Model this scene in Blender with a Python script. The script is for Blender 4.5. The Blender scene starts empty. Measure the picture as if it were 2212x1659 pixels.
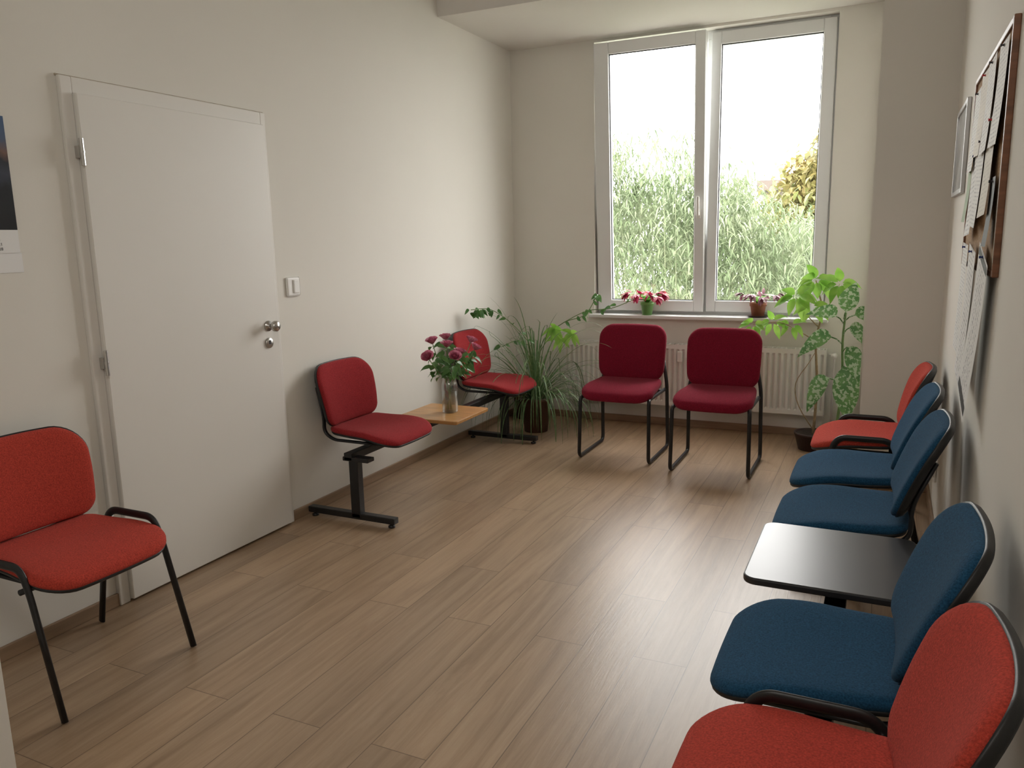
import bpy,bmesh,math,random
from mathutils import Vector,Matrix
random.seed(7)
S=bpy.context.scene
COL=S.collection
V=Vector
# ------------------------------------------------------------ materials
def newmat(name):
    m=bpy.data.materials.new(name);m.use_nodes=True
    nt=m.node_tree;b=nt.nodes['Principled BSDF'];return m,nt,b
def setin(b,**k):
    for a,v in k.items():
        if a in b.inputs: b.inputs[a].default_value=v
def mat(name,c,rough=.5,metal=0,amt=.06,scale=6,bump=0,bscale=200,spec=.5,sheen=0,stretch=None,detail=3,coat=0):
    m,nt,b=newmat(name)
    setin(b,**{'Roughness':rough,'Metallic':metal,'Specular IOR Level':spec,'Sheen Weight':sheen,'Coat Weight':coat})
    tc=nt.nodes.new('ShaderNodeTexCoord');mp=nt.nodes.new('ShaderNodeMapping')
    nt.links.new(tc.outputs['Object'],mp.inputs[0])
    if stretch: mp.inputs['Scale'].default_value=stretch
    n=nt.nodes.new('ShaderNodeTexNoise');n.inputs['Scale'].default_value=scale;n.inputs['Detail'].default_value=detail
    nt.links.new(mp.outputs[0],n.inputs['Vector'])
    r=nt.nodes.new('ShaderNodeValToRGB')
    r.color_ramp.elements[0].position=.3;r.color_ramp.elements[1].position=.7
    r.color_ramp.elements[0].color=tuple(max(0,x*(1-amt)) for x in c)+(1,)
    r.color_ramp.elements[1].color=tuple(min(1,x*(1+amt)) for x in c)+(1,)
    nt.links.new(n.outputs['Fac'],r.inputs[0]);nt.links.new(r.outputs[0],b.inputs['Base Color'])
    if bump:
        n2=nt.nodes.new('ShaderNodeTexNoise');n2.inputs['Scale'].default_value=bscale;n2.inputs['Detail'].default_value=2
        nt.links.new(tc.outputs['Object'],n2.inputs['Vector'])
        bp=nt.nodes.new('ShaderNodeBump');bp.inputs['Strength'].default_value=bump;bp.inputs['Distance'].default_value=.002
        nt.links.new(n2.outputs['Fac'],bp.inputs['Height']);nt.links.new(bp.outputs[0],b.inputs['Normal'])
    return m
def floor_mat():
    m,nt,b=newmat('vinyl_planks')
    N=nt.nodes.new;L=nt.links.new
    tc=N('ShaderNodeTexCoord');mp=N('ShaderNodeMapping');mp.inputs['Rotation'].default_value=(0,0,math.radians(90))
    L(tc.outputs['Object'],mp.inputs[0])
    br=N('ShaderNodeTexBrick');br.inputs['Scale'].default_value=1
    br.inputs['Brick Width'].default_value=1.25;br.inputs['Row Height'].default_value=.19
    br.inputs['Mortar Size'].default_value=.0016;br.offset=.37;br.offset_frequency=2
    br.inputs['Color1'].default_value=(.0,.0,.0,1);br.inputs['Color2'].default_value=(1,1,1,1);br.inputs['Mortar'].default_value=(.35,.35,.35,1)
    L(mp.outputs[0],br.inputs['Vector'])
    m2=N('ShaderNodeMapping');m2.inputs['Scale'].default_value=(20,1.2,1);L(tc.outputs['Object'],m2.inputs[0])
    ad=N('ShaderNodeVectorMath');ad.operation='ADD'
    sc=N('ShaderNodeVectorMath');sc.operation='SCALE';sc.inputs['Scale'].default_value=9
    L(br.outputs['Color'],sc.inputs[0]);L(m2.outputs[0],ad.inputs[0]);L(sc.outputs[0],ad.inputs[1])
    n=N('ShaderNodeTexNoise');n.inputs['Scale'].default_value=1;n.inputs['Detail'].default_value=9;n.inputs['Roughness'].default_value=.70;n.inputs['Distortion'].default_value=.8
    L(ad.outputs[0],n.inputs['Vector'])
    m3=N('ShaderNodeMapping');m3.inputs['Scale'].default_value=(4,.8,1);L(tc.outputs['Object'],m3.inputs[0])
    n3=N('ShaderNodeTexNoise');n3.inputs['Scale'].default_value=1.2;n3.inputs['Detail'].default_value=3;L(m3.outputs[0],n3.inputs['Vector'])
    r=N('ShaderNodeValToRGB');e=r.color_ramp.elements
    e[0].position=.28;e[0].color=(.275,.176,.103,1);e[1].position=.74;e[1].color=(.490,.350,.230,1)
    e2=r.color_ramp.elements.new(.5);e2.color=(.395,.268,.167,1)
    L(n.outputs['Fac'],r.inputs[0])
    tone=N('ShaderNodeMixRGB');tone.blend_type='MULTIPLY';tone.inputs['Fac'].default_value=1
    rr=N('ShaderNodeValToRGB');rr.color_ramp.elements[0].color=(.87,.87,.87,1);rr.color_ramp.elements[1].color=(1.07,1.07,1.06,1)
    L(br.outputs['Color'],rr.inputs[0]);L(r.outputs[0],tone.inputs[1]);L(rr.outputs[0],tone.inputs[2])
    t2=N('ShaderNodeMixRGB');t2.blend_type='MULTIPLY';t2.inputs['Fac'].default_value=1
    r3=N('ShaderNodeValToRGB');r3.color_ramp.elements[0].position=.35;r3.color_ramp.elements[1].position=.65
    r3.color_ramp.elements[0].color=(.92,.92,.92,1);r3.color_ramp.elements[1].color=(1.06,1.06,1.06,1)
    L(n3.outputs['Fac'],r3.inputs[0]);L(tone.outputs[0],t2.inputs[1]);L(r3.outputs[0],t2.inputs[2])
    t3=N('ShaderNodeMixRGB');t3.inputs[2].default_value=(.12,.07,.04,1)
    mu=N('ShaderNodeMath');mu.operation='MULTIPLY';mu.inputs[1].default_value=.8
    L(br.outputs['Fac'],mu.inputs[0]);L(mu.outputs[0],t3.inputs['Fac']);L(t2.outputs[0],t3.inputs[1])
    L(t3.outputs[0],b.inputs['Base Color'])
    b.inputs['Roughness'].default_value=.36;b.inputs['Specular IOR Level'].default_value=.8
    m4=N('ShaderNodeMapping');m4.inputs['Scale'].default_value=(110,6,1);L(tc.outputs['Object'],m4.inputs[0])
    n4=N('ShaderNodeTexNoise');n4.inputs['Scale'].default_value=1;n4.inputs['Detail'].default_value=3;n4.inputs['Distortion'].default_value=1.2;L(m4.outputs[0],n4.inputs['Vector'])
    bp=N('ShaderNodeBump');bp.inputs['Strength'].default_value=.26;bp.inputs['Distance'].default_value=.0015
    L(n4.outputs['Fac'],bp.inputs['Height']);L(bp.outputs[0],b.inputs['Normal'])
    return m
def glass_mat(name,tint=(1,1,1),refl=.06,edge=.6):
    m=bpy.data.materials.new(name);m.use_nodes=True;nt=m.node_tree
    for n in list(nt.nodes): nt.nodes.remove(n)
    o=nt.nodes.new('ShaderNodeOutputMaterial');t=nt.nodes.new('ShaderNodeBsdfTransparent');g=nt.nodes.new('ShaderNodeBsdfGlossy')
    g.inputs['Roughness'].default_value=.02;t.inputs[0].default_value=tint+(1,)
    fr=nt.nodes.new('ShaderNodeLayerWeight');fr.inputs[0].default_value=.15
    mu=nt.nodes.new('ShaderNodeMath');mu.operation='MULTIPLY_ADD';mu.inputs[1].default_value=edge;mu.inputs[2].default_value=refl
    mx=nt.nodes.new('ShaderNodeMixShader')
    nt.links.new(fr.outputs['Facing'],mu.inputs[0]);nt.links.new(mu.outputs[0],mx.inputs[0])
    nt.links.new(t.outputs[0],mx.inputs[1]);nt.links.new(g.outputs[0],mx.inputs[2]);nt.links.new(mx.outputs[0],o.inputs[0])
    return m
def text_mat(name,base=(.86,.86,.84),ink=(.45,.45,.47),rows=80,density=.45,amount=1.0):
    m,nt,b=newmat(name);N=nt.nodes.new;L=nt.links.new
    tc=N('ShaderNodeTexCoord');sp=N('ShaderNodeSeparateXYZ');L(tc.outputs['Object'],sp.inputs[0])
    a=N('ShaderNodeMath');a.operation='MULTIPLY';a.inputs[1].default_value=rows;L(sp.outputs['Z'],a.inputs[0])
    f=N('ShaderNodeMath');f.operation='FRACT';L(a.outputs[0],f.inputs[0])
    g=N('ShaderNodeMath');g.operation='GREATER_THAN';g.inputs[1].default_value=.6;L(f.outputs[0],g.inputs[0])
    fl=N('ShaderNodeMath');fl.operation='FLOOR';L(a.outputs[0],fl.inputs[0])
    y=N('ShaderNodeMath');y.operation='MULTIPLY';y.inputs[1].default_value=140;L(sp.outputs['Y'],y.inputs[0])
    cb=N('ShaderNodeCombineXYZ');L(y.outputs[0],cb.inputs[0]);fm=N('ShaderNodeMath');fm.operation='MULTIPLY';fm.inputs[1].default_value=7.3;L(fl.outputs[0],fm.inputs[0]);L(fm.outputs[0],cb.inputs[1])
    n=N('ShaderNodeTexNoise');n.inputs['Scale'].default_value=1;n.inputs['Detail'].default_value=0;L(cb.outputs[0],n.inputs['Vector'])
    w=N('ShaderNodeMath');w.operation='LESS_THAN';w.inputs[1].default_value=density;L(n.outputs['Fac'],w.inputs[0])
    mu=N('ShaderNodeMath');mu.operation='MULTIPLY';L(g.outputs[0],mu.inputs[0]);L(w.outputs[0],mu.inputs[1])
    ab=N('ShaderNodeMath');ab.operation='ABSOLUTE';L(sp.outputs['Y'],ab.inputs[0])
    lt=N('ShaderNodeMath');lt.operation='LESS_THAN';lt.inputs[1].default_value=.085;L(ab.outputs[0],lt.inputs[0])
    m3=N('ShaderNodeMath');m3.operation='MULTIPLY';L(mu.outputs[0],m3.inputs[0]);L(lt.outputs[0],m3.inputs[1])
    m2=N('ShaderNodeMath');m2.operation='MULTIPLY';m2.inputs[1].default_value=amount;L(m3.outputs[0],m2.inputs[0])
    mx=N('ShaderNodeMixRGB');mx.inputs[1].default_value=base+(1,);mx.inputs[2].default_value=ink+(1,)
    L(m2.outputs[0],mx.inputs[0]);L(mx.outputs[0],b.inputs['Base Color']);b.inputs['Roughness'].default_value=.7
    return m
def leaf_mat(name,c,c2,scale=8,rough=.4,spots=None,transl=.25):
    m,nt,b=newmat(name);N=nt.nodes.new;L=nt.links.new
    tc=N('ShaderNodeTexCoord');n=N('ShaderNodeTexNoise');n.inputs['Scale'].default_value=scale;L(tc.outputs['Object'],n.inputs['Vector'])
    r=N('ShaderNodeValToRGB');r.color_ramp.elements[0].position=.35;r.color_ramp.elements[1].position=.65
    r.color_ramp.elements[0].color=c+(1,);r.color_ramp.elements[1].color=c2+(1,);L(n.outputs['Fac'],r.inputs[0])
    src=r.outputs[0]
    if spots:
        n2=N('ShaderNodeTexNoise');n2.inputs['Scale'].default_value=spots[0];n2.inputs['Detail'].default_value=4;L(tc.outputs['Object'],n2.inputs['Vector'])
        g=N('ShaderNodeMath');g.operation='GREATER_THAN';g.inputs[1].default_value=spots[1];L(n2.outputs['Fac'],g.inputs[0])
        mx=N('ShaderNodeMixRGB');mx.inputs[2].default_value=spots[2]+(1,);L(g.outputs[0],mx.inputs[0]);L(src,mx.inputs[1]);src=mx.outputs[0]
    L(src,b.inputs['Base Color']);b.inputs['Roughness'].default_value=rough
    t=N('ShaderNodeBsdfTranslucent');L(src,t.inputs[0]);ms=N('ShaderNodeMixShader');ms.inputs[0].default_value=transl
    L(b.outputs[0],ms.inputs[1]);L(t.outputs[0],ms.inputs[2]);L(ms.outputs[0],nt.nodes['Material Output'].inputs[0])
    return m
M={}
M['wall']=mat('wall_paint',(.83,.805,.745),.85,amt=.012,scale=1.5,bump=.08,bscale=120)
M['ceil']=mat('ceiling_paint',(.80,.77,.725),.9,amt=.01,scale=1.5,bump=.05)
M['floor']=floor_mat()
M['base']=mat('baseboard_laminate',(.30,.20,.125),.45,amt=.2,scale=3,stretch=(1,1,12))
M['door']=mat('door_white',(.83,.81,.765),.42,amt=.01,scale=2)
M['frame']=mat('door_frame_paint',(.82,.795,.75),.5,amt=.01,scale=2)
M['caulk']=mat('aged_caulk',(.42,.36,.28),.8,amt=.2,scale=20)
M['pvc']=mat('white_plastic_frame',(.83,.84,.84),.3,amt=.01)
M['rubber']=mat('black_rubber',(.02,.02,.02),.6)
M['steel']=mat('satin_steel',(.55,.54,.52),.28,1,amt=.04,scale=30)
M['white']=mat('white_plastic',(.84,.83,.80),.35,amt=.01)
M['glass']=glass_mat('window_glass',refl=.03,edge=.3)
M['rad']=mat('radiator_enamel',(.82,.81,.78),.3,amt=.01)
M['black']=mat('black_powder_coat',(.012,.012,.013),.38,amt=.2,scale=40,bump=.1,bscale=400)
M['blackpl']=mat('black_plastic',(.014,.014,.015),.45,amt=.2,scale=20,bump=.15,bscale=500)
def fabric(name,c,amt=.28):
    return mat(name,c,.95,amt=amt,scale=230,bump=.8,bscale=560,spec=.10,sheen=.06,detail=4)
M['red']=fabric('scarlet_fabric',(.50,.060,.040))
M['crimson']=fabric('crimson_fabric',(.33,.026,.030))
M['maroon']=fabric('raspberry_fabric',(.23,.011,.031))
M['blue']=fabric('blue_fabric',(.017,.075,.150),.36)
M['wood']=mat('beech_laminate',(.50,.26,.09),.3,amt=.15,scale=3,stretch=(2,14,1))
M['btable']=mat('black_laminate',(.018,.019,.023),.33,amt=.1,scale=4,spec=.7)
M['cork']=mat('cork',(.42,.27,.15),.9,amt=.35,scale=120)
M['dkwood']=mat('dark_wood',(.20,.085,.042),.4,amt=.3,scale=5,stretch=(1,1,10))
M['paper']=text_mat('printed_paper')
M['paper2']=text_mat('printed_paper_bold',(.86,.86,.85),(.36,.36,.38),60,.45)
M['paper3']=text_mat('cream_paper',(.79,.75,.66),(.48,.45,.42),75,.42,.8)
M['paperblank']=mat('blank_paper',(.88,.88,.88),.7,amt=.01)
M['papergreen']=mat('green_paper',(.35,.45,.28),.7,amt=.15,scale=30)
M['ink']=mat('black_ink',(.03,.03,.033),.6)
M['silver']=mat('silver_frame',(.5,.5,.5),.35,.7)
M['terra']=mat('terracotta',(.36,.14,.075),.8,amt=.15,scale=20)
M['greenpot']=mat('green_glazed_pot',(.20,.45,.13),.3,amt=.08)
M['darkpot']=mat('dark_pot',(.05,.025,.02),.5)
M['brownpot']=mat('brown_pot',(.11,.05,.03),.55,amt=.1)
M['soil']=mat('soil',(.03,.02,.013),1,amt=.5,scale=80,bump=1,bscale=90)
M['cactus']=leaf_mat('cactus_leaf',(.10,.28,.04),(.22,.45,.08),20)
M['fuchsia']=leaf_mat('fuchsia_petals',(.40,.01,.05),(.58,.03,.12),30,.5)
M['mauve']=leaf_mat('mauve_petals',(.28,.12,.16),(.42,.2,.26),30,.5)
M['leafdark']=leaf_mat('dark_leaf',(.06,.17,.045),(.13,.29,.08),10)
M['leafspider']=leaf_mat('spider_leaf',(.08,.17,.06),(.20,.30,.13),30)
M['leafbright']=leaf_mat('bright_leaf',(.20,.44,.06),(.36,.60,.11),10,transl=.4)
M['leafvar']=leaf_mat('variegated_leaf',(.09,.23,.07),(.17,.34,.11),12,spots=(50,.53,(.45,.57,.37)))
M['stem']=mat('green_stem',(.16,.26,.09),.6,amt=.2,scale=30)
M['bark']=mat('woody_stem',(.36,.27,.16),.8,amt=.3,scale=40)
M['rose']=leaf_mat('rose_petals',(.48,.09,.17),(.68,.26,.36),40,.5)
M['jar']=glass_mat('jar_glass',(.95,.97,.97),.16)
M['water']=glass_mat('water',(.93,.96,.96),.05)
# ------------------------------------------------------------ geometry helpers
def link(o,parent=None):
    COL.objects.link(o)
    if parent: o.parent=parent
    return o
def mk(name,vs,fs,m,parent=None,smooth=False,loc=None):
    me=bpy.data.meshes.new(name);me.from_pydata([tuple(v) for v in vs],[],fs);me.update()
    if m: me.materials.append(m)
    if smooth:
        for p in me.polygons: p.use_smooth=True
    o=bpy.data.objects.new(name,me)
    if loc: o.location=loc
    return link(o,parent)
def from_bm(name,bm,m,parent=None,smooth=False,loc=None):
    bmesh.ops.recalc_face_normals(bm,faces=bm.faces)
    me=bpy.data.meshes.new(name);bm.to_mesh(me);bm.free()
    if m: me.materials.append(m)
    if smooth:
        for p in me.polygons: p.use_smooth=True
    o=bpy.data.objects.new(name,me)
    if loc: o.location=loc
    return link(o,parent)
def addbox(bm,lo,hi,bev=0,seg=2,mtx=None):
    b2=bmesh.new()
    bmesh.ops.create_cube(b2,size=1)
    for v in b2.verts:
        v.co=V(((v.co.x+.5)*(hi[0]-lo[0])+lo[0],(v.co.y+.5)*(hi[1]-lo[1])+lo[1],(v.co.z+.5)*(hi[2]-lo[2])+lo[2]))
    if bev: bmesh.ops.bevel(b2,geom=list(b2.edges),offset=bev,segments=seg,profile=.5,affect='EDGES')
    if mtx: bmesh.ops.transform(b2,matrix=mtx,verts=b2.verts)
    me=bpy.data.meshes.new('t');b2.to_mesh(me);b2.free();bm.from_mesh(me);bpy.data.meshes.remove(me)
def boxes(name,lst,m,parent=None,bev=0,seg=2,mtx=None,loc=None):
    bm=bmesh.new()
    for lo,hi in lst: addbox(bm,lo,hi,bev,seg,mtx)
    return from_bm(name,bm,m,parent,loc=loc)
def box(name,lo,hi,m,parent=None,bev=0,seg=2,mtx=None,loc=None): return boxes(name,[(lo,hi)],m,parent,bev,seg,mtx,loc)
def slab(name,lo,hi,m,parent,rc=.035,bev=.005):
    bm=bmesh.new();addbox(bm,lo,hi)
    ve=[e for e in bm.edges if abs(e.verts[0].co.z-e.verts[1].co.z)>1e-4]
    bmesh.ops.bevel(bm,geom=ve,offset=rc,segments=8,profile=.5,affect='EDGES')
    bm.normal_update()
    he=[e for e in bm.edges if abs(e.verts[0].co.z-e.verts[1].co.z)<1e-6 and len(e.link_faces)==2 and abs(e.link_faces[0].normal.dot(e.link_faces[1].normal))<.5]
    bmesh.ops.bevel(bm,geom=he,offset=bev,segments=2,profile=.5,affect='EDGES')
    return from_bm(name,bm,m,parent)
def fillet(pts,rad,seg=6):
    pts=[V(p) for p in pts];out=[pts[0]]
    for i in range(1,len(pts)-1):
        a,b,c=pts[i-1],pts[i],pts[i+1]
        d1=(a-b);d2=(c-b);r=min(rad,d1.length*.48,d2.length*.48)
        p1=b+d1.normalized()*r;p2=b+d2.normalized()*r
        for k in range(seg+1):
            t=k/seg;out.append(p1*(1-t)**2+b*2*t*(1-t)+p2*t*t)
    out.append(pts[-1]);return out
def sweep_bm(bm,pts,r,ry=None,n=10,side=None,r_end=None):
    pts=[V(p) for p in pts]
    T=[]
    for i in range(len(pts)):
        a=pts[max(0,i-1)];b=pts[min(len(pts)-1,i+1)];T.append((b-a).normalized())
    s=V(side) if side else (V((0,0,1)) if abs(T[0].z)<.9 else V((1,0,0)))
    rings=[]
    for i,p in enumerate(pts):
        s=(s-T[i]*s.dot(T[i]));s.normalize();u=T[i].cross(s)
        k=1 if r_end is None else (1-i/(len(pts)-1))+(r_end/r)*i/(len(pts)-1)
        ra=r*k;rb=(ry if ry else r)*k
        rings.append([bm.verts.new(p+s*ra*math.cos(2*math.pi*j/n)+u*rb*math.sin(2*math.pi*j/n)) for j in range(n)])
    for i in range(len(rings)-1):
        for j in range(n): bm.faces.new((rings[i][j],rings[i][(j+1)%n],rings[i+1][(j+1)%n],rings[i+1][j]))
    bm.faces.new(list(reversed(rings[0])));bm.faces.new(rings[-1])
def tube(name,paths,r,m,parent=None,ry=None,n=10,side=None,r_end=None,loc=None):
    bm=bmesh.new()
    for p in paths: sweep_bm(bm,p,r,ry,n,side,r_end)
    return from_bm(name,bm,m,parent,True,loc)
def outline(hw0,hw1,hl,rc0,rc1,n=9):
    pts=[]
    def arc(ca,cb,r,a0,a1):
        for k in range(n):
            t=a0+(a1-a0)*k/(n-1);pts.append((ca+r*math.cos(t),cb+r*math.sin(t)))
    arc(hl-rc1,hw1-rc1,rc1,0,math.pi/2)
    arc(-hl+rc0,hw0-rc0,rc0,math.pi/2,math.pi)
    arc(-hl+rc0,-hw0+rc0,rc0,math.pi,1.5*math.pi)
    arc(hl-rc1,-hw1+rc1,rc1,1.5*math.pi,2*math.pi)
    out=[]
    for i in range(len(pts)):
        a=pts[i];b=pts[(i+1)%len(pts)];d=math.hypot(a[0]-b[0],a[1]-b[1]);k=max(1,int(d/.03))
        for j in range(k): out.append((a[0]+(b[0]-a[0])*j/k,a[1]+(b[1]-a[1])*j/k))
    return [(a*(1+.03*math.cos(b/max(hw0,hw1)*1.57)),b*(1+.03*math.cos(a/hl*1.57))) for a,b in out]
def pad(name,ol,prof,deform,m,parent):
    vs=[];fs=[];n=len(ol);rings=[]
    for (s,h) in prof:
        st=len(vs)
        for a,b in ol: vs.append(deform(a*s,b*s,h))
        rings.append(st)
    for i in range(len(rings)-1):
        for j in range(n):
            fs.append((rings[i]+j,rings[i]+(j+1)%n,rings[i+1]+(j+1)%n,rings[i+1]+j))
    c0=len(vs);vs.append(deform(0,0,prof[0][1]));c1=len(vs);vs.append(deform(0,0,prof[-1][1]))
    for j in range(n):
        fs.append((c0,rings[0]+(j+1)%n,rings[0]+j));fs.append((rings[-1]+j,rings[-1]+(j+1)%n,c1))
    o=mk(name,vs,fs,m,parent,True)
    bm=bmesh.new();bm.from_mesh(o.data);bmesh.ops.recalc_face_normals(bm,faces=bm.faces);bm.to_mesh(o.data);bm.free()
    return o
def lathe(name,prof,m,parent=None,n=32,loc=None,closed=False,smooth=True):
    vs=[];fs=[]
    for r,z in prof:
        for j in range(n):
            t=2*math.pi*j/n;vs.append((r*math.cos(t),r*math.sin(t),z))
    for i in range(len(prof)-1):
        for j in range(n): fs.append((i*n+j,i*n+(j+1)%n,(i+1)*n+(j+1)%n,(i+1)*n+j))
    if prof[0][0]>1e-5: fs.append(tuple(reversed(range(n))))
    if prof[-1][0]>1e-5 and closed: fs.append(tuple(range((len(prof)-1)*n,len(prof)*n)))
    return mk(name,vs,fs,m,parent,smooth,loc)
def empty(name,loc,rz=0,label=None,cat=None,group=None):
    e=bpy.data.objects.new(name,None);e.empty_display_size=.1;e.location=loc;e.rotation_euler=(0,0,rz);link(e)
    tag(e,label,cat,group);return e
def tag(o,label=None,cat=None,group=None,kind=None):
    if label:o['label']=label
    if cat:o['category']=cat
    if group:o['group']=group
    if kind:o['kind']=kind
    return o
def struct(o): o['kind']='structure';return o
def text_mesh(s,size,m,parent,loc,rot,name='lettering',extr=.0004):
    cu=bpy.data.curves.new(name,'FONT');cu.body=s;cu.size=size;cu.extrude=extr;cu.resolution_u=2
    o=bpy.data.objects.new(name,cu);COL.objects.link(o)
    dg=bpy.context.evaluated_depsgraph_get();me=bpy.data.meshes.new_from_object(o.evaluated_get(dg))
    bpy.data.objects.remove(o)
    me.materials.clear();me.materials.append(m)
    t=bpy.data.objects.new(name,me);t.location=loc;t.rotation_euler=rot;return link(t,parent)
def add_leaf(bm,base,d,up,L,W,droop=.3,fold=.15,n=6,shape='ovate',wave=0):
    base=V(base);d=V(d).normalized();up=V(up);sd=d.cross(up)
    if sd.length<1e-4: sd=d.cross(V((1,0,0)))
    sd.normalize();up=sd.cross(d).normalized()
    pos=base.copy();cur=d.copy();rows=[]
    for i in range(n+1):
        t=i/n
        if shape=='ovate': w=math.sin(math.pi*min(1,t**.75))*(1-.15*t)
        elif shape=='blade': w=(1-t)**.6*min(1,.5+3*t)
        else: w=math.sin(math.pi*t)**.7
        w*=W/2
        u=sd.cross(cur).normalized()
        off=u*(fold*w*2)
        rows.append((bm.verts.new(pos+sd*w+off),bm.verts.new(pos),bm.verts.new(pos-sd*w+off)))
        cur=(cur+V((0,0,-1))*droop/n*1.6).normalized();pos=pos+cur*(L/n)
    for i in range(n):
        a,b=rows[i],rows[i+1]
        for k in (0,1):
            try: bm.faces.new((a[k],a[k+1],b[k+1],b[k]))
            except Exception: pass
def rnd(a,b): return random.uniform(a,b)
# ------------------------------------------------------------ room shell
D=6.007;W=3.112;HS=2.948;YS=4.88;HC=3.35;YB=-1.6
struct(box('floor',(-.3,YB-.2,-.1),(W+.3,D+.3,0),M['floor']))
struct(box('wall_left',(-.2,YB-.2,0),(0,D+.35,HC),M['wall']))
struct(box('wall_right',(W,YB-.2,0),(W+.2,D+.35,HC),M['wall']))
wx0,wx1,wz0,wz1=.71,2.44,.87,2.93
struct(boxes('wall_far',[((0,D,0),(wx0,D+.34,HC)),((wx1,D,0),(W,D+.34,HC)),((wx0,D,0),(wx1,D+.34,wz0)),((wx0,D,wz1),(wx1,D+.34,HC))],M['wall']))
struct(box('ceiling',(-.2,YB-.2,HC),(W+.2,D+.35,HC+.15),M['ceil']))
struct(box('trim_1',(0,YS,HS),(W,D,HC),M['ceil']))
struct(box('wall_pilaster',(2.73,YS,0),(W,D,HS),M['wall']))
struct(box('wall_partition',(0,.90,0),(1.0,1.009,HC),M['wall']))
struct(box('wall_back',(0,YB-.2,0),(W,YB,HC),M['wall']))
struct(boxes('baseboard_left',[((0,1.009,0),(.014,2.05,.055)),((0,3.125,0),(.014,D-.014,.055))],M['base'],bev=.003))
struct(boxes('baseboard_far',[((0,D-.014,0),(2.73,D,.055))],M['base'],bev=.003))
struct(boxes('baseboard_right',[((W-.014,YB,0),(W,YS-.014,.055)),((2.73,YS-.014,0),(W,YS,.055))],M['base'],bev=.003))
# door_1
y0d,y1d=2.098,3.092
dr=box('door_1',(.004,y0d,.012),(.040,y1d,2.045),M['door'],bev=.004);struct(dr)
fr=boxes('door_frame',[((0,2.05,0),(.020,y0d,2.105)),((0,y1d,0),(.020,3.125,2.105)),((0,y0d,2.045),(.020,y1d,2.105))],M['frame'],dr,bev=.004)
box('frame_caulk',(0,2.046,2.103),(.006,3.128,2.110),M['caulk'],dr)
for z in (1.83,1.02,.25):
    bm=bmesh.new();sweep_bm(bm,[(.046,y0d-.006,z-.05),(.046,y0d-.006,z+.05)],.0085,n=12)
    sweep_bm(bm,[(.046,y0d-.006,z-.004),(.046,y0d-.006,z+.004)],.010,n=12)
    addbox(bm,(.020,y0d-.018,z-.022),(.042,y0d-.004,z+.022),.001)
    from_bm('hinge',bm,M['steel'],dr)
kn=lathe('knob',[(.026,0),(.026,.006),(.011,.008),(.010,.03),(.022,.036),(.027,.045),(.027,.055),(.020,.064),(0,.066)],M['steel'],dr,loc=(.040,3.015,1.07));kn.rotation_euler=(0,math.pi/2,0)
lk=lathe('lock_rosette',[(.026,0),(.026,.007),(.022,.009),(0,.009)],M['steel'],dr,loc=(.040,3.012,.985));lk.rotation_euler=(0,math.pi/2,0)
boxes('key_cylinder',[((.049,3.006,.98),(.052,3.018,.998))],M['ink'],dr)
# window_1
yw=D+.10
win=boxes('window_1',[((wx0,yw,wz0),(wx0+.06,yw+.07,wz1)),((wx1-.06,yw,wz0),(wx1,yw+.07,wz1)),((wx0+.06,yw,wz0),(wx1-.06,yw+.07,wz0+.06)),((wx0+.06,yw,wz1-.06),(wx1-.06,yw+.07,wz1)),((1.55,yw,wz0+.06),(1.60,yw+.07,wz1-.06))],M['pvc'],bev=.004);struct(win)
def sash(x0,x1,z0,z1,mtx,fl=.08,frr=.08):
    fw=.085;y0,y1=-.02,.055
    s=boxes('sash',[((x0,y0,z0),(x0+fl,y1,z1)),((x1-frr,y0,z0),(x1,y1,z1)),((x0+fl,y0,z0),(x1-frr,y1,z0+fw)),((x0+fl,y0,z1-fw),(x1-frr,y1,z1))],M['pvc'],win,bev=.006,mtx=mtx)
    g=boxes('gasket',[((x0+fl-.001,-.001,z0+fw),(x0+fl+.006,.008,z1-fw)),((x1-frr-.006,-.001,z0+fw),(x1-frr+.001,.008,z1-fw)),((x0+fl,-.001,z0+fw-.001),(x1-frr,.008,z0+fw+.006)),((x0+fl,-.001,z1-fw-.006),(x1-frr,.008,z1-fw+.001))],M['rubber'],s,mtx=mtx)
    box('pane',(x0+fl+.001,.008,z0+fw+.001),(x1-frr-.001,.014,z1-fw-.001),M['glass'],s,mtx=mtx)
    return s
tz=wz0+.03
tilt=Matrix.Translation((0,yw-.03,0))@Matrix.Translation((0,0,tz))@Matrix.Rotation(math.radians(3.2),4,'X')@Matrix.Translation((0,0,-tz))
ls=sash(wx0+.015,1.568,wz0+.025,wz1-.02,tilt,.115,.075)
rs=sash(1.582,wx1-.015,wz0+.025,wz1-.02,Matrix.Translation((0,yw-.01,0)),.072,.085)
bm=bmesh.new();addbox(bm,(1.513,-.028,1.60),(1.543,-.02,1.67),.003,mtx=tilt);addbox(bm,(1.517,-.05,1.62),(1.539,-.026,1.65),.006,mtx=tilt);addbox(bm,(1.517,-.06,1.62),(1.539,-.043,1.76),.007,mtx=tilt)
from_bm('window_handle',bm,M['white'],ls)
struct(box('trim_sill',(wx0-.02,D-.085,.845),(wx1+.03,D+.10,.872),M['pvc'],bev=.006))
struct(box('trim_outer_sill',(wx0,D+.17,.82),(wx1,D+.42,.855),M['pvc']))
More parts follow.
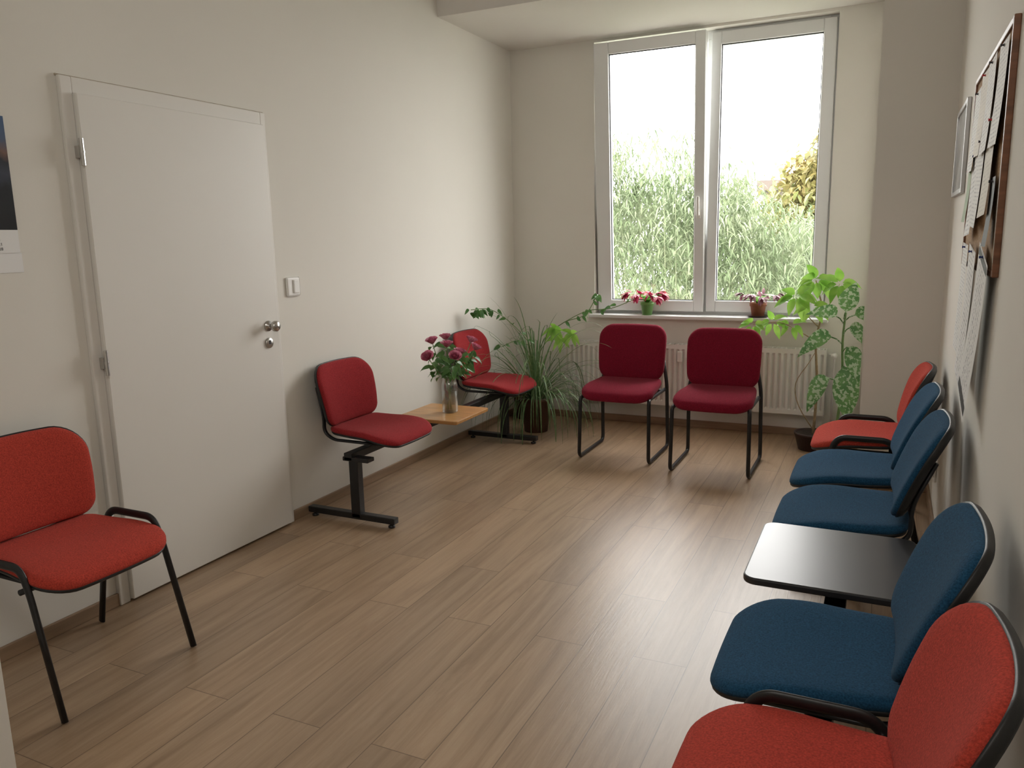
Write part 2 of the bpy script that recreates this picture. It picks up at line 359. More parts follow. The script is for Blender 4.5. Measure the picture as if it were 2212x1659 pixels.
# ------------------------------------------------------------ radiator
rad=empty('radiator',(1.485,5.93,.0),0,'white ribbed panel radiator mounted under the window','radiator')
rx0,rx1,rz0,rz1=-.985,.985,.18,.655
vs=[];fs=[];nx=48*8
for i in range(nx+1):
    x=rx0+(rx1-rx0)*i/nx;ph=i%8;k={0:0,1:0,2:.5,3:1,4:1,5:.5,6:0,7:0}[ph]
    y=-.045+.020*k
    for z,e in ((rz0,0),(rz0+.03,0),(rz0+.042,1),(rz1-.042,1),(rz1-.03,0),(rz1,0)):
        vs.append((x,(y if e else -.045),z))
for i in range(nx):
    for j in range(5): fs.append((i*6+j,(i+1)*6+j,(i+1)*6+j+1,i*6+j+1))
mk('front_panel',vs,fs,M['rad'],rad,False)
boxes('casing',[((rx0-.004,-.046,rz0),(rx0,.05,rz1+.004)),((rx1,-.046,rz0),(rx1+.004,.05,rz1+.004)),((rx0,.03,rz0),(rx1,.04,rz1)),((rx0,-.046,rz1-.002),(rx1,-.036,rz1+.004)),((rx0,.04,rz1-.002),(rx1,.05,rz1+.004))]+[((rx0+.02+i*.0316,-.036,rz1-.004),(rx0+.03+i*.0316,.04,rz1+.002)) for i in range(62)],M['rad'],rad)
for bx in (-.6,.6): box('wall_bracket',(bx,.05,.3),(bx+.03,.076,.55),M['rad'],rad)
box('heat_meter',(-.06,-.075,.53),(-.025,-.047,.61),M['white'],rad,bev=.004)
tube('pipe',[fillet([(1.0,0,.62),(1.04,0,.62),(1.04,0,.0)],.02)],.008,M['rad'],rad)
th=lathe('thermostat_valve',[(.012,0),(.016,.01),(.02,.02),(.02,.06),(.014,.068),(0,.07)],M['white'],rad,loc=(1.04,0,.62));th.rotation_euler=(math.pi/2,0,0)
# ------------------------------------------------------------ wall fittings
sw=empty('light_switch',(0,3.26,1.25),0,'white square light switch on the wall beside the door','light switch')
box('plate',(0,-.05,-.05),(.012,.05,.05),M['white'],sw,bev=.009,seg=3)
box('rocker',(.010,-.006,-.034),(.019,.034,.036),M['white'],sw,bev=.004)
def socket(loc,rz,lab):
    s=empty('power_outlet',loc,rz,lab,'power outlet')
    box('plate',(0,-.04,-.04),(.010,.04,.04),M['white'],s,bev=.006,seg=3)
    c=lathe('socket_cup',[(.021,.0),(.021,.003),(.017,.003),(.016,-.001),(0,-.001)],M['white'],s,loc=(.010,0,0));c.rotation_euler=(0,math.pi/2,0)
    c=lathe('earth_pin',[(.0025,0),(.0025,.008),(0,.009)],M['steel'],s,n=10,loc=(.010,0,.011));c.rotation_euler=(0,math.pi/2,0)
socket((0,5.83,.31),0,'white wall socket low on the wall beside the plants')
socket((W,4.45,.26),math.pi,'white wall socket low on the wall behind the chairs')
socket((W,4.37,.26),math.pi,'white wall socket low on the wall behind the chairs')
cal=empty('wall_calendar',(0,1.66,1.66),0,'wall calendar with a dusky seascape photo and white month sheet','calendar')
def cal_mat():
    m,nt,b=newmat('seascape_print');N=nt.nodes.new;L=nt.links.new
    tc=N('ShaderNodeTexCoord');sp=N('ShaderNodeSeparateXYZ');L(tc.outputs['Object'],sp.inputs[0])
    n=N('ShaderNodeTexNoise');n.inputs['Scale'].default_value=14;n.inputs['Detail'].default_value=4;L(tc.outputs['Object'],n.inputs['Vector'])
    a=N('ShaderNodeMath');a.operation='MULTIPLY_ADD';a.inputs[1].default_value=.08;L(n.outputs['Fac'],a.inputs[0]);L(sp.outputs['Z'],a.inputs[2])
    mr=N('ShaderNodeMapRange');mr.inputs['From Min'].default_value=-.08;mr.inputs['From Max'].default_value=.31;L(a.outputs[0],mr.inputs[0])
    r=N('ShaderNodeValToRGB');e=r.color_ramp.elements;e[0].position=0;e[0].color=(.008,.010,.014,1);e[1].position=1;e[1].color=(.07,.14,.28,1)
    for p,c in ((.35,(.012,.016,.024,1)),(.5,(.05,.06,.09,1)),(.62,(.03,.035,.05,1)),(.7,(.2,.12,.10,1)),(.8,(.09,.13,.22,1))):
        x=e.new(p);x.color=c
    L(mr.outputs[0],r.inputs[0]);L(r.outputs[0],b.inputs['Base Color']);b.inputs['Roughness'].default_value=.35;return m
box('photo_sheet',(.002,-.17,-.12),(.006,.17,.27),cal_mat(),cal)
box('month_sheet',(.002,-.17,-.20),(.006,.17,-.12),M['paperblank'],cal)
box('backing_sheet',(.001,-.172,-.27),(.0025,.176,-.20),M['paperblank'],cal)
for i in range(4):
    text_mesh('  '.join('%2d'%((i*7+k)%30+1) for k in range(7)),.015,M['ink'],cal,(.0062,-.045,-.143-.016*i),(math.pi/2,0,math.pi/2),'date_row')
# notice board on the right wall (faces -x)
nb=empty('notice_board',(W,3.13,1.685),0,'cork notice board in a dark wooden frame on the wall','notice board')
hy,hz=.53,.35;ft=.019
boxes('board_frame',[((-.018,-hy,-hz),(0,-hy+ft,hz)),((-.018,hy-ft,-hz),(0,hy,hz)),((-.018,-hy+ft,-hz),(0,hy-ft,-hz+ft)),((-.018,-hy+ft,hz-ft),(0,hy-ft,hz))],M['dkwood'],nb,bev=.003)
box('cork_panel',(-.010,-hy+ft,-hz+ft),(0,hy-ft,hz-ft),M['cork'],nb)
def sheet(y,z,w,h,m,rot=0,x=.018,lab='printed white paper sheet pinned to the notice board',pin=True,curl=.012,pinm='ink',extra=None):
    e=empty('paper_sheet',(W-x,y,z),0,lab,'paper','papers on the notice board');e.rotation_euler=(rot,0,0)
    vs=[];fs=[];n=8
    for i in range(n+1):
        t=i/n
        for s in (-.5,.5): vs.append((-curl*t*t-.001,s*w,-t*h))
    for i in range(n): fs.append((i*2,i*2+1,i*2+3,i*2+2))
    mk('sheet',vs,fs,m,e,True)
    if extra:
        for (a,b,c,d) in extra:
            x0=-curl*b*b-.0018;x1=-curl*d*d-.0018
            mk('printed_block',[(x0,a*w,-b*h),(x0,c*w,-b*h),(x1,c*w,-d*h),(x1,a*w,-d*h)],[(0,1,2,3)],M['ink'],e)
    if pin:
        c=lathe('push_pin',[(.0045,0),(.003,.002),(.002,.005),(.0045,.008),(.004,.010),(0,.010)],M[pinm],e,n=12,loc=(-.002,0,-.012));c.rotation_euler=(0,-math.pi/2,0)
M['redpin']=mat('red_plastic',(.5,.01,.02),.3);M['bluepin']=mat('blue_plastic',(.01,.03,.18),.3)
bl=[(-.46,.02,.46,.07),(-.46,.91,.46,.97)]
sheet(2.76,2.00,.21,.29,M['paper'],.03)
sheet(2.88,1.81,.22,.30,M['paper3'],-.04,.022,pinm='redpin',lab='cream printed paper sheet pinned to the notice board')
sheet(3.02,2.00,.21,.29,M['paper'],-.02,.021)
sheet(3.25,2.00,.21,.28,M['paper3'],.03,.019,pinm='redpin',lab='cream printed paper sheet pinned to the notice board')
sheet(3.46,1.97,.21,.29,M['paper'],0,.020)
sheet(3.12,1.77,.21,.29,M['paper'],.05,.024)
sheet(3.33,1.74,.21,.29,M['paper2'],-.05,.022,pinm='bluepin')
sheet(3.53,1.70,.14,.20,M['papergreen'],.02,.021,lab='green leaflet pinned to the notice board',pinm='redpin')
sheet(2.74,1.62,.12,.20,M['ink'],.0,.02,lab='dark leaflet pinned to the notice board')
sheet(2.76,1.40,.28,.50,M['paper2'],.24,.026,curl=.02,extra=bl,pinm='bluepin',lab='long printed sheet with dark bands hanging below the board')
sheet(3.10,1.41,.24,.46,M['paper2'],.12,.028,curl=.012,pinm='bluepin',lab='long printed sheet hanging below the board')
sheet(3.40,1.42,.21,.40,M['paper'],.04,.026,curl=.008,pinm='bluepin')
pf=empty('picture_frame',(W,4.30,1.83),0,'silver framed grey picture on the wall','picture')
boxes('frame_border',[((-.018,-.28,-.20),(0,-.258,.20)),((-.018,.258,-.20),(0,.28,.20)),((-.018,-.258,-.20),(0,.258,-.178)),((-.018,-.258,.178),(0,.258,.20))],M['silver'],pf,bev=.003)
box('picture_print',(-.010,-.258,-.178),(-.002,.258,.178),mat('grey_print',(.45,.46,.46),.3,amt=.3,scale=6),pf)
# ------------------------------------------------------------ chairs
def seat_fn(zt,front_drop=.035,side=.012,xo=.02):
    def f(a,b,h):
        x=a+xo;z=zt+h
        if a>0: z-=front_drop*(a/.22)**2.2
        else: z+=.012*(a/.22)**2
        z+=side*(b/.24)**2*(1-max(0,a/.22)*.8)
        return (x,b,z)
    return f
SEATP=[(.80,-.029),(.93,-.029),(.975,-.025),(1.0,-.016),(1.0,-.008),(.985,.000),(.955,.006),(.90,.009),(.75,.011),(.5,.010),(.25,.009)]
SHELLP=[(.7,-.042),(.9,-.040),(.97,-.035),(.985,-.029),(.985,-.022),(.9,-.022)]
def back_fn(xb,zb,lean,curve=.035,hw=.235):
    def f(a,b,h):
        x=xb+h-math.tan(lean)*a+curve*(b/hw)**2+.010*math.cos(a*9)
        return (x,b,zb+a)
    return f
BACKP=[(.8,-.018),(.94,-.016),(.985,-.010),(1.0,0.0),(.995,.009),(.97,.016),(.92,.021),(.8,.024),(.55,.025),(.3,.025)]
BSHELL=[(.7,-.030),(.9,-.029),(.985,-.022),(1.02,-.008),(1.02,-.001),(.9,-.010)]
def iso_pads(e,fm,zt=.465,oy=0,bx=-.225,bz=.658,bh=.163,lean=13,curve=.035):
    def sh(fn): return lambda a,b,h:(lambda q:(q[0],q[1]+oy,q[2]))(fn(a,b,h))
    ol=outline(.212,.243,.220,.07,.10)
    s=pad('seat',ol,SEATP,sh(seat_fn(zt,xo=.024)),fm,e)
    pad('seat_shell',ol,SHELLP,sh(seat_fn(zt,xo=.024)),M['blackpl'],s)
    ob=outline(.224,.238,bh,.06,.095)
    le=math.radians(lean)
    b=pad('backrest',ob,BACKP,sh(back_fn(bx,bz,le,curve)),fm,e)
    pad('backrest_shell',ob,BSHELL,sh(back_fn(bx,bz,le,curve)),M['blackpl'],b)
    tl=math.tan(le);zb=bz-.7*bh;xb=bx+.7*bh*tl-.012
    for y in (-.195,.195):
        p=fillet([(.14,y+oy,zt-.050),(xb+.055,y+oy,zt-.050),(xb-.004,y+oy,zt-.012),(xb,y+oy,zb),(bx-.3*bh*tl-.010,y+oy,bz+.3*bh)],.05)
        tube('back_bracket',[p],.013,M['black'],e,ry=.008,side=(0,1,0))
    return s,b
def iso_chair(loc,rz,fm,label,**kw):
    e=empty('stacking_chair',loc,rz,label,'chair')
    iso_pads(e,fm,**kw)
    for s in (-1,1):
        y=.250*s
        p=fillet([(.25,y+.007*s,0.004),(.150,y,.41),(.118,y,.492),(-.12,y,.492),(-.16,y,.40),(-.25,y+.007*s,.004)],.065,8)
        tube('leg_frame',[p],.015,M['black'],e,ry=.0085,side=(1,0,0),n=12)
        box('seat_mount',(-.13,.165*s-.015,.403),(.14,.165*s+.015,.415),M['black'],e)
        tube('frame_bolt',[[(-.13,.268*s,.455),(-.13,.20*s,.455)]],.009,M['steel'],e)
    for x in (.10,-.12): tube('cross_bar',[[(x,-.25,.408),(x,.25,.408)]],.010,M['black'],e)
    return e
def sled_chair(loc,rz,fm,label):
    e=empty('sled_chair',loc,rz,label,'chair')
    ol=outline(.218,.242,.222,.06,.09)
    pad('seat',ol,[(a,h*1.6) for a,h in SEATP],seat_fn(.482,.035,.006,.035),fm,e)
    ob=outline(.228,.234,.19,.085,.085)
    P=[(.8,-.03),(.95,-.028),(.99,-.018),(1.0,0),(.995,.012),(.97,.022),(.92,.028),(.8,.031),(.5,.033),(.25,.033)]
    pad('backrest',ob,P,back_fn(-.19,.678,math.radians(9),.02),fm,e)
    for s in (-1,1):
        y=.24*s
        p=fillet([(-.255,y*.80,.68),(-.225,y*.98,.46),(-.25,y,.0125),(.25,y,.0125),(.235,y*.98,.418),(.18,y*.93,.423),(-.21,y*.93,.423)],.045,8)
        tube('sled_leg',[p],.0125,M['black'],e,n=12)
    for x in (.10,-.15): tube('cross_bar',[[(x,-.225,.423),(x,.225,.423)]],.010,M['black'],e)
    return e
iso_chair((.32,1.665,0),0,M['red'],'scarlet fabric stacking chair with black metal frame beside the door')
iso_chair((2.745,1.372,0),math.pi,M['red'],'scarlet fabric stacking chair beside the blue bench seats',lean=20,bx=-.232,bz=.648)
iso_chair((2.775,4.27,0),math.pi,M['red'],'scarlet fabric stacking chair in the corner by the pillar',lean=16,bx=-.228,bz=.655)
sled_chair((1.25,5.09,0),-math.pi/2,M['maroon'],'raspberry fabric chair with black sled base before the radiator')
sled_chair((1.895,5.00,0),-math.pi/2,M['maroon'],'raspberry fabric chair with black sled base beside the leafy plant')
def pedestal(e,y,x0,x1,xc,zb=.355):
    p=box('pedestal',(xc-.028,y-.022,.03),(xc+.028,y+.022,zb),M['black'],e,bev=.003)
    box('foot_bar',(x0,y-.022,.022),(x1,y+.022,.055),M['black'],p,bev=.004)
    for x in (x0+.03,x1-.03):
        lathe('levelling_foot',[(.018,0),(.018,.010),(.006,.014),(.006,.026),(0,.026)],M['blackpl'],p,n=16,loc=(x,y,0))
    box('beam_clamp',(xc-.06,y-.03,zb-.01),(xc+.10,y+.03,zb+.012),M['black'],p,bev=.003)
lb=empty('beam_bench',(.30,4.15,0),0,'two crimson seats and a beech table on a black beam','bench')
box('beam',(.0,-.93,.345),(.05,.98,.385),M['black'],lb,bev=.003)
pedestal(lb,-.90,-.27,.29,.05,.352);pedestal(lb,.94,-.27,.29,.03,.352)
iso_pads(lb,M['crimson'],oy=-.61,zt=.462,bz=.650,bx=-.23);iso_pads(lb,M['crimson'],oy=.88,zt=.462,bz=.650,bx=-.23)
slab('table_top',(-.10,-.29,.415),(.32,.13,.437),M['wood'],lb,.02)
box('table_bracket',(-.04,-.11,.385),(.24,-.05,.4155),M['black'],lb)
rb=empty('beam_bench',(2.745,2.75,0),math.pi,'three blue seats and a black table on a beam','bench')
box('beam',(-.03,-.98,.355),(.03,1.06,.395),M['black'],rb,bev=.003)
pedestal(rb,-.62,-.30,.22,0,.36);pedestal(rb,.86,-.30,.22,0,.36)
for y in (.83,-.28,-.86): iso_pads(rb,M['blue'],oy=y,bx=-.236,bz=.672,bh=.155,lean=23,curve=.022)
slab('table_top',(-.22,-.01,.452),(.255,.495,.474),M['btable'],rb,.04)
box('table_bracket',(-.16,.20,.395),(.16,.26,.4525),M['black'],rb)
# ------------------------------------------------------------ vase with roses
VX,VY,VZ=.45,4.09,.437
jar=lathe('glass_jar',[(0,0.001),(.044,0.001),(.049,.008),(.049,.165),(.046,.182),(.041,.192),(.042,.210),(.044,.215),(.041,.215),(.038,.208),(.038,.191),(.044,.180),(.046,.165),(.046,.012),(0,.010)],M['jar'],loc=(VX,VY,VZ))
tag(jar,'clear glass jar of water holding pink roses on the bench table','vase')
lathe('water_fill',[(0,.0105),(.0455,.0125),(.0455,.13),(0,.13)],M['water'],jar)
def rose(i,tip,leanb):
    e=empty('cut_rose',(VX,VY,VZ+.012),0,'pink rose with dark green leaves standing in the jar','flower','roses in the jar')
    t=V(tip);b=V(leanb);mid=V((t.x*.20,t.y*.20,.205))
    pts=[b+(mid-b)*k/4 for k in range(4)]+[mid+(t-mid)*k/5+V((t.x,t.y,0))*.25*math.sin(math.pi*k/5)*.3 for k in range(6)]
    tube('stem',[pts],.0026,M['stem'],e,n=6)
    d=(pts[-1]-pts[-2]).normalized()
    bm=bmesh.new();R=d.to_track_quat('Z','Y').to_matrix()
    for layer,(n,r,h,open_) in enumerate([(3,.009,.038,.0),(4,.014,.038,.005),(5,.019,.036,.011),(5,.022,.031,.018)]):
        for k in range(n):
            a=2*math.pi*k/n+layer*.6;vv=[]
            for q in range(5):
                tt=q/4;rr=r*math.sin(min(1,.25+tt*1.1)*math.pi/2)+open_*tt**3
                row=[]
                for s in range(5):
                    aa=a+(s-2)/2*(math.pi/n*1.25)*(1-.25*abs(tt-.6))
                    hh=h*tt-(.006*abs((s-2)/2)**2*tt)
                    row.append(bm.verts.new(t+R@V((rr*math.cos(aa),rr*math.sin(aa),hh-.004))))
                vv.append(row)
            for q in range(4):
                for s in range(4): bm.faces.new((vv[q][s],vv[q][s+1],vv[q+1][s+1],vv[q+1][s]))
    from_bm('blossom',bm,M['rose'],e,True)
    bm=bmesh.new()
    for k in range(12):
        q=pts[5+k%4]+V((0,0,rnd(-.03,.02)));a=rnd(0,6.28);dd=V((math.cos(a),math.sin(a),rnd(-.3,.4)))
        add_leaf(bm,q+dd*.02,dd,(.6,-.7,.8),rnd(.055,.082),rnd(.030,.040),rnd(.4,1.1),.2)
    for k in range(5):
        a=k*1.256;add_leaf(bm,t,R@V((math.cos(a),math.sin(a),.5)),(0,0,1),.02,.008,.5,.1,3)
    from_bm('foliage',bm,M['leafdark'],e,True)
for i,tp in enumerate([(.015,-.04,.40),(.02,-.26,.36),(-.03,-.13,.43),(.07,.01,.35),(.06,.18,.40),(.13,.10,.37),(-.05,.06,.43),(.13,-.15,.35)]):
    rose(i,tp,(-tp[0]*.16,-tp[1]*.09,.002))
# ------------------------------------------------------------ sill pots
def cactus(loc,potm,petal,label,n,sc,saucer=False,ps=1.0):
    e=empty('potted_christmas_cactus',loc,rnd(0,6),label,'potted plant')
    z0=0
    if saucer: lathe('saucer',[(0,0),(.06,0),(.080,.014),(.076,.014),(.058,.004),(0,.004)],M['darkpot'],e);z0=.005
    lathe('pot',[(0,z0),(.038*ps,z0),(.047*ps,z0+.075),(.052*ps,z0+.076),(.054*ps,z0+.10),(.049*ps,z0+.10),(.045*ps,z0+.085),(0,z0+.085)],potm,e)
    lathe('soil',[(0,z0+.086),(.0445*ps,z0+.087)],M['soil'],e)
    b1=bmesh.new();b2=bmesh.new()
    for k in range(n):
        a=2*math.pi*k/n+rnd(-.2,.2);d=V((math.cos(a),math.sin(a),rnd(1.2,2.2))).normalized();p=V((0,0,z0+.085))
        seg=random.choice([2,3,4]);L=.038*sc
        for s in range(seg):
            add_leaf(b1,p,d,(0,0,1),L,.022*sc,.2,.05,4,'round');p=p+d*L*.93;d=(d+V((math.cos(a)*.35,math.sin(a)*.35,-.32))).normalized()
        if k%4!=3:
            for s in range(12):
                dd=(d+V((rnd(-.7,.7),rnd(-.7,.7),rnd(-.7,.4)))).normalized();add_leaf(b2,p,dd,(0,0,1),.052*sc,.019*sc,.4,.1,4)
    from_bm('segmented_leaves',b1,M['cactus'],e,True);from_bm('blossoms',b2,petal,e,True)
cactus((1.155,D-.035,.872),M['greenpot'],M['fuchsia'],'green pot of christmas cactus with fuchsia flowers on the sill',18,1.5)
cactus((1.985,D-.02,.872),M['terra'],M['mauve'],'terracotta pot of christmas cactus on a dark saucer on the sill',11,1.35,True,1.15)
# ------------------------------------------------------------ floor plants
def pot(e,r,h,m):
    lathe('pot',[(0,0),(r*.75,0),(r*.97,h*.88),(r,h*.88),(r,h),(r*.93,h),(r*.9,h*.9),(0,h*.9)],m,e)
    lathe('soil',[(0,h*.9+.001),(r*.89,h*.9+.002)],M['soil'],e)
sp=empty('potted_spider_plant',(.42,5.46,0),0,'spider plant with long arching green leaves in a brown pot','potted plant')
pot(sp,.12,.27,M['brownpot'])
bm=bmesh.new()
def blade(p,d,L,W,drop,n=18):
    p=V(p);cur=V(d).normalized();sd=cur.cross(V((0,0,1))).normalized();rows=[]
    for i in range(n+1):
        t=i/n;w=W/2*(1-t)**.5*min(1,.5+3*t);u=sd.cross(cur).normalized()
        rows.append((bm.verts.new(p+sd*w+u*w*.4),bm.verts.new(p),bm.verts.new(p-sd*w+u*w*.4)))
        cur=(cur+V((0,0,-1))*drop*(t**1.1)/n*3).normalized();p=p+cur*(L/n)
    for i in range(n):
        for k in (0,1): bm.faces.new((rows[i][k],rows[i][k+1],rows[i+1][k+1],rows[i+1][k]))
for k in range(66):
    a=rnd(0,6.28);el=rnd(.75,1.4);d=V((math.cos(a)*math.cos(el),math.sin(a)*math.cos(el),math.sin(el)))
    blade((d.x*.03,d.y*.03,.25),d,rnd(.55,1.0),rnd(.010,.015),rnd(1.0,2.6))
for k in range(105):
    a=rnd(-2.7,1.0);el=rnd(.2,1.2);d=V((math.cos(a)*math.cos(el),math.sin(a)*math.cos(el),math.sin(el)))
    blade((d.x*.08,d.y*.08,.25),d,rnd(.42,.75),rnd(.009,.013),rnd(2.5,7))
for v in bm.verts:
    if v.co.z<.004: v.co.z=.004+rnd(0,.012)
    if v.co.x<-.40: v.co.x=-.40
    if v.co.y>.40: v.co.y=.40
from_bm('leaves',bm,M['leafspider'],sp,True)
vn=empty('potted_trailing_vine',(.16,5.84,0),0,'long trailing vine with bright young leaves in the corner','potted plant')
pot(vn,.10,.20,M['brownpot'])
def C(x,y,z): return V((x-.16,y-5.84,z))
stems=[[(.16,5.84,.18),(.26,5.66,.45),(.36,5.50,.66),(.28,5.36,.84),(.17,5.22,.96),(.09,5.06,.97)],
 [(.16,5.84,.18),(.30,5.70,.45),(.44,5.60,.70),(.62,5.56,.84),(.78,5.60,.90),(.86,5.64,1.05)],
 [(.62,5.56,.84),(.80,5.58,.93),(.98,5.62,.95),(1.15,5.64,1.02)],
 [(.36,5.50,.66),(.27,5.44,.70),(.18,5.38,.66)],
 [(.30,5.70,.45),(.44,5.56,.64),(.58,5.48,.78)]]
def smooth(pts,k=4):
    pts=[V(p) for p in pts];o=[]
    for i in range(len(pts)-1):
        p0=pts[max(0,i-1)];p1=pts[i];p2=pts[i+1];p3=pts[min(len(pts)-1,i+2)]
        for j in range(k):
            t=j/k;o.append(.5*((2*p1)+(p2-p0)*t+(2*p0-5*p1+4*p2-p3)*t*t+(3*p1-p0-3*p2+p3)*t**3))
    o.append(pts[-1]);return o
tube('stems',[smooth([C(*q) for q in s]) for s in stems],.003,M['stem'],vn,n=7)
bm=bmesh.new();bb=bmesh.new()
for si,s in enumerate(stems):
    pts=smooth([C(*q) for q in s])
    for i in range(9 if si<2 else 3,len(pts)):
        if random.random()<(.75 if si!=4 else .2):
            a=rnd(0,6.28);d=V((math.cos(a),math.sin(a)*.5,rnd(-.6,.6)))
            add_leaf(bm,pts[i]+d*.012,d,(.3,-1,.6),rnd(.04,.066),rnd(.03,.044),rnd(.5,1.4),.12)
for k in range(14):
    a=k*.7;d=V((math.cos(a),math.sin(a),rnd(-.3,.5)));add_leaf(bm,C(.10+.03*(k%3),5.08+.035*(k%4),.95),d,(.5,-1,.5),.07,.05,1.2,.1)
for k in range(5):
    a=k*1.3;d=V((math.cos(a),math.sin(a),rnd(-.3,.5)));add_leaf(bm,C(.86,5.64,1.04),d,(.5,-1,.5),.065,.047,1.2,.1)
for c,n,s in (((.58,5.48,.80),7,.14),((.70,5.52,.76),6,.12),((.62,5.50,.72),5,.13)):
    for k in range(n):
        a=k*6.28/n+rnd(-.3,.3);d=V((math.cos(a),-.5,math.sin(a)));add_leaf(bb,C(*c),d,(.2,-1,.5),rnd(.8,1.15)*s,.040,.9,.12)
from_bm('leaves',bm,M['leafdark'],vn,True);from_bm('young_leaves',bb,M['leafbright'],vn,True)
tr=empty('potted_avocado_tree',(2.43,5.64,0),0,'slim potted tree with thin trunk and bright green leaves','potted plant')
pot(tr,.125,.12,M['darkpot'])
trunks=[[(0,0,.10),(.01,0,.45),(-.01,-.01,.75),(.02,0,.95),(.0,0,1.05),(-.03,.0,1.16)],[(-.01,-.01,.75),(-.12,-.03,.82),(-.25,-.05,.88),(-.42,-.06,.86)],[(.02,0,.95),(.08,0,1.03),(.12,-.03,1.14)],[(0,0,.85),(-.08,-.1,.95),(-.14,-.1,1.05)]]
tube('trunk',[smooth(trunks[0])],.010,M['bark'],tr,n=9,r_end=.004)
tube('branches',[smooth(t) for t in trunks[1:]]+[smooth([(.02,.02,.10),(-.10,-.02,.3),(-.13,.02,.45),(-.05,0,.6),(.0,0,.7)])],.004,M['bark'],tr,n=7,r_end=.002)
bb=bmesh.new()
for c,n,s in (((-.03,0,1.16),9,.16),((.12,-.03,1.14),8,.15),((-.42,-.06,.86),8,.10),((-.29,-.05,.88),7,.11),((-.14,-.1,1.06),9,.15),((-.04,-.1,.99),6,.14),((-.17,-.04,.86),5,.11)):
    for k in range(n):
        a=k*6.28/n+rnd(-.3,.3);d=V((math.cos(a),-.25+rnd(-.3,.3),math.sin(a)*.7));p=V(c)+d*.02
        add_leaf(bb,p,d,(rnd(-.3,.3),-1,.9),rnd(.7,1.1)*s,.42*s,rnd(.5,1.1),.12)
for v in bb.verts:
    if v.co.y>.20: v.co.y=.20
from_bm('leaves',bb,M['leafbright'],tr,True)
df=empty('potted_dieffenbachia',(2.58,5.30,0),0,'potted dumb cane with large white-speckled green leaves','potted plant')
pot(df,.115,.16,M['darkpot'])
tube('stem',[smooth([(0,0,.14),(.03,0,.5),(.02,.0,.8),(.03,0,.98)])],.010,M['stem'],df,n=9,r_end=.006)
bm=bmesh.new()
for (z,ax,az,L,dr_) in ((1.0,.15,1,.24,.6),(.98,.9,.5,.21,.9),(.97,-.6,.7,.22,.9),(.90,.5,.1,.22,1.1),(.84,-.9,.2,.26,1.0),(.78,.4,-.3,.24,1.2),(.66,.25,-.7,.35,1.6),(.58,-.9,-.3,.27,1.4)):
    b0=V((.02,0,z-.06));b1=b0+V((ax*.07,-.05,.05))
    d=V((ax,-.35,az)).normalized()
    sweep_bm(bm,[b0,(b0+b1)/2+V((0,0,.01)),b1],.004,n=6)
    add_leaf(bm,b1,d,(0,-1,.35),L,L*.52,dr_,.10,10)
for v in bm.verts:
    if v.co.y>-.42: v.co.x=min(v.co.x,.135)
from_bm('leaves',bm,M['leafvar'],df,True)
# ------------------------------------------------------------ outdoors
struct(box('ground',(-30,D+.6,-3.2),(40,60,-3.0),mat('lawn',(.12,.13,.09),.9,amt=.3,scale=1)))
def bush(name,cx,cy,rx,ry,z0,topf,n,m,lab,cat,L=(.10,.2),Wd=.025,blobs=14,depth=1.1,sm='stem',spread=.42):
    e=empty(name,(cx,cy,-3.0),0,lab,cat)
    bm=bmesh.new();st=[];cl=[]
    for k in range(blobs):
        bx=rnd(-rx,rx);by=rnd(-ry,ry);top=topf(bx)-rnd(0,.7)
        cl.append((bx,by,top))
        st.append(smooth([(bx*.5,by*.5,.0),(bx*.8,by*.8,(top+3)*.5),(bx,by,top+3)],5))
    for k in range(n):
        bx,by,top=random.choice(cl)
        h=top-abs(random.gauss(0,1.0))*depth
        sp_=.08+spread*min(1,(top-h)*.8)
        p=V((bx+random.gauss(0,sp_),by+random.gauss(0,sp_),max(z0,h)+3.0))
        a=rnd(0,6.28);d=V((math.cos(a),math.sin(a),rnd(-.9,.6)))
        add_leaf(bm,p,d,(0,0,1),rnd(*L),rnd(.7,1.3)*Wd,rnd(.2,1),.1,3)
    f=from_bm('foliage',bm,m,e);f['kind']='stuff'
    tube('branches',st,.010,M[sm],e,n=5,r_end=.003)
M['out1']=leaf_mat('bamboo_leaf',(.105,.15,.07),(.21,.25,.145),2.5,.6,transl=.35)
M['out3']=leaf_mat('willow_leaf',(.14,.175,.105),(.24,.27,.18),1.5,.6,transl=.35)
M['out2']=leaf_mat('autumn_leaf',(.15,.18,.06),(.26,.21,.08),1.0,.6,transl=.35)
M['palestem']=mat('pale_cane',(.2,.22,.13),.7)
bush('bamboo_shrub',.8,9.6,1.9,.8,-1.5,lambda x:2.75 if x<0 else (2.35 if x<.5 else 1.9),28000,M['out1'],'dense pale green bamboo thicket outside the window','shrub',L=(.10,.20),Wd=.019,blobs=60,sm='palestem')
bush('willow_shrub',.3,14.5,3.0,.8,-2.0,lambda x:2.6 if x<.3 else 1.8,17000,M['out3'],'pale green willow thicket standing behind the bamboo','shrub',L=(.18,.34),Wd=.06,blobs=44,depth=1.7,sm='palestem')
bush('autumn_tree',1.65,19.5,1.0,1.2,-1.5,lambda x:3.8-.8*abs(x),12000,M['out2'],'tree with yellow and orange autumn leaves outside','tree',L=(.16,.28),Wd=.12,blobs=26,depth=2.6,sm='bark',spread=.5)
hs=empty('house',(-1.1,34,-3.0),.1,'pale plastered house with a low roof seen outside','house')
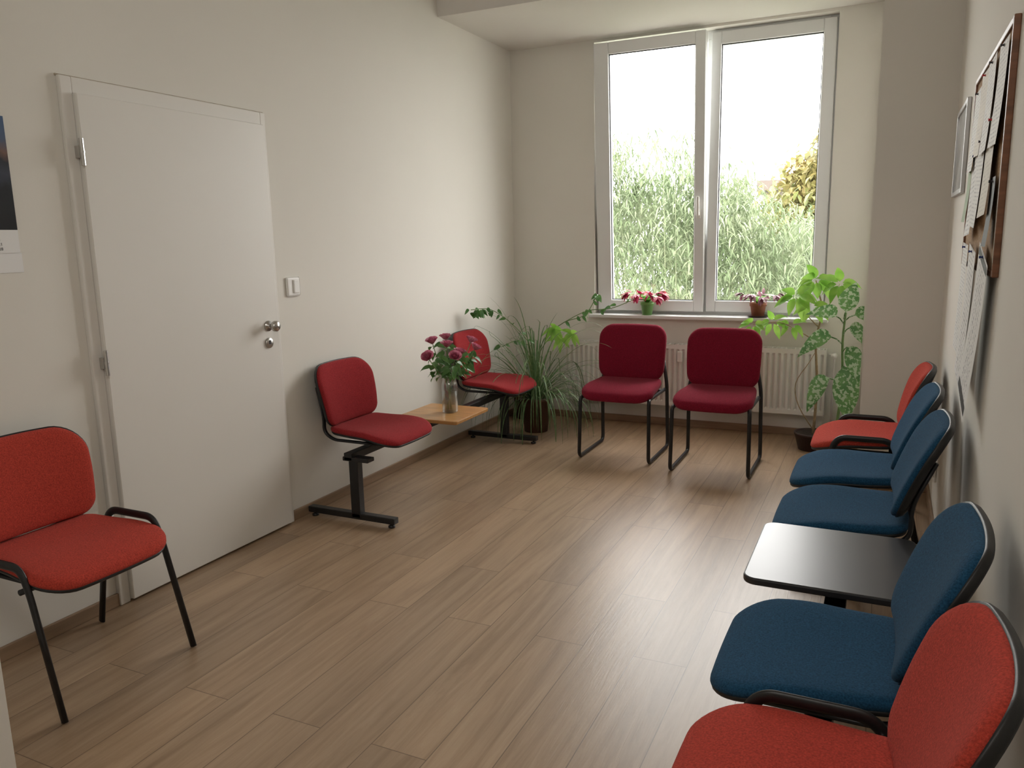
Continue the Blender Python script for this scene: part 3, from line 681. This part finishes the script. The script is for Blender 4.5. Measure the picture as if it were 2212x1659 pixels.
box('walls',(-.75,0,0),(.75,6,6.2),mat('pale_plaster',(.135,.115,.098),.9),hs)
box('roof',(-1.05,-.4,6.2),(1.05,6.4,6.6),mat('roof_tiles',(.105,.085,.072),.9),hs)
for x in (-.55,.15): box('house_window',(x,-.03,4.6),(x+.4,.05,5.5),mat('dark_pane',(.07,.07,.075),.5),hs)
# ------------------------------------------------------------ light
w=bpy.data.worlds.new('World');S.world=w;w.use_nodes=True;bg=w.node_tree.nodes['Background']
bg.inputs[0].default_value=(1.0,.985,.96,1);bg.inputs[1].default_value=12.0
def area(name,loc,rot,sx,sy,en,c,portal=False):
    l=bpy.data.lights.new(name,'AREA');l.shape='RECTANGLE';l.size=sx;l.size_y=sy;l.energy=en;l.color=c
    if portal: l.cycles.is_portal=True
    o=bpy.data.objects.new(name,l);o.location=loc;o.rotation_euler=rot;link(o);return o
area('daylight_portal',((wx0+wx1)/2,D+.45,1.9),(-math.pi/2,0,0),1.9,2.2,1,(1,1,1),True)
lm=area('fill_light',(2.0,.2,3.25),(0,0,0),1.8,1.8,34,(1,.96,.90))  # unseen area fill added to brighten the left wall, no fixture there
lm.rotation_euler=(V((.3,2.4,1.0))-V((2.0,.2,3.25))).to_track_quat('-Z','Y').to_euler()
# ------------------------------------------------------------ camera
f,cx,cz,a,b,r=1694.6,2.827,1.469,.4455,.1818,-.0210
fw=V((-math.sin(a)*math.cos(b),math.cos(a)*math.cos(b),-math.sin(b)))
r0=V((math.cos(a),math.sin(a),0));u0=r0.cross(fw)
ri=math.cos(r)*r0+math.sin(r)*u0;up=-math.sin(r)*r0+math.cos(r)*u0
cd=bpy.data.cameras.new('camera');cd.sensor_fit='HORIZONTAL';cd.sensor_width=36;cd.lens=f/2212*36;cd.clip_start=.02;cd.clip_end=200
co=bpy.data.objects.new('camera',cd);link(co);S.camera=co
co.matrix_world=Matrix(((ri.x,up.x,-fw.x,cx),(ri.y,up.y,-fw.y,0),(ri.z,up.z,-fw.z,cz),(0,0,0,1)))
S.view_settings.view_transform='Standard'
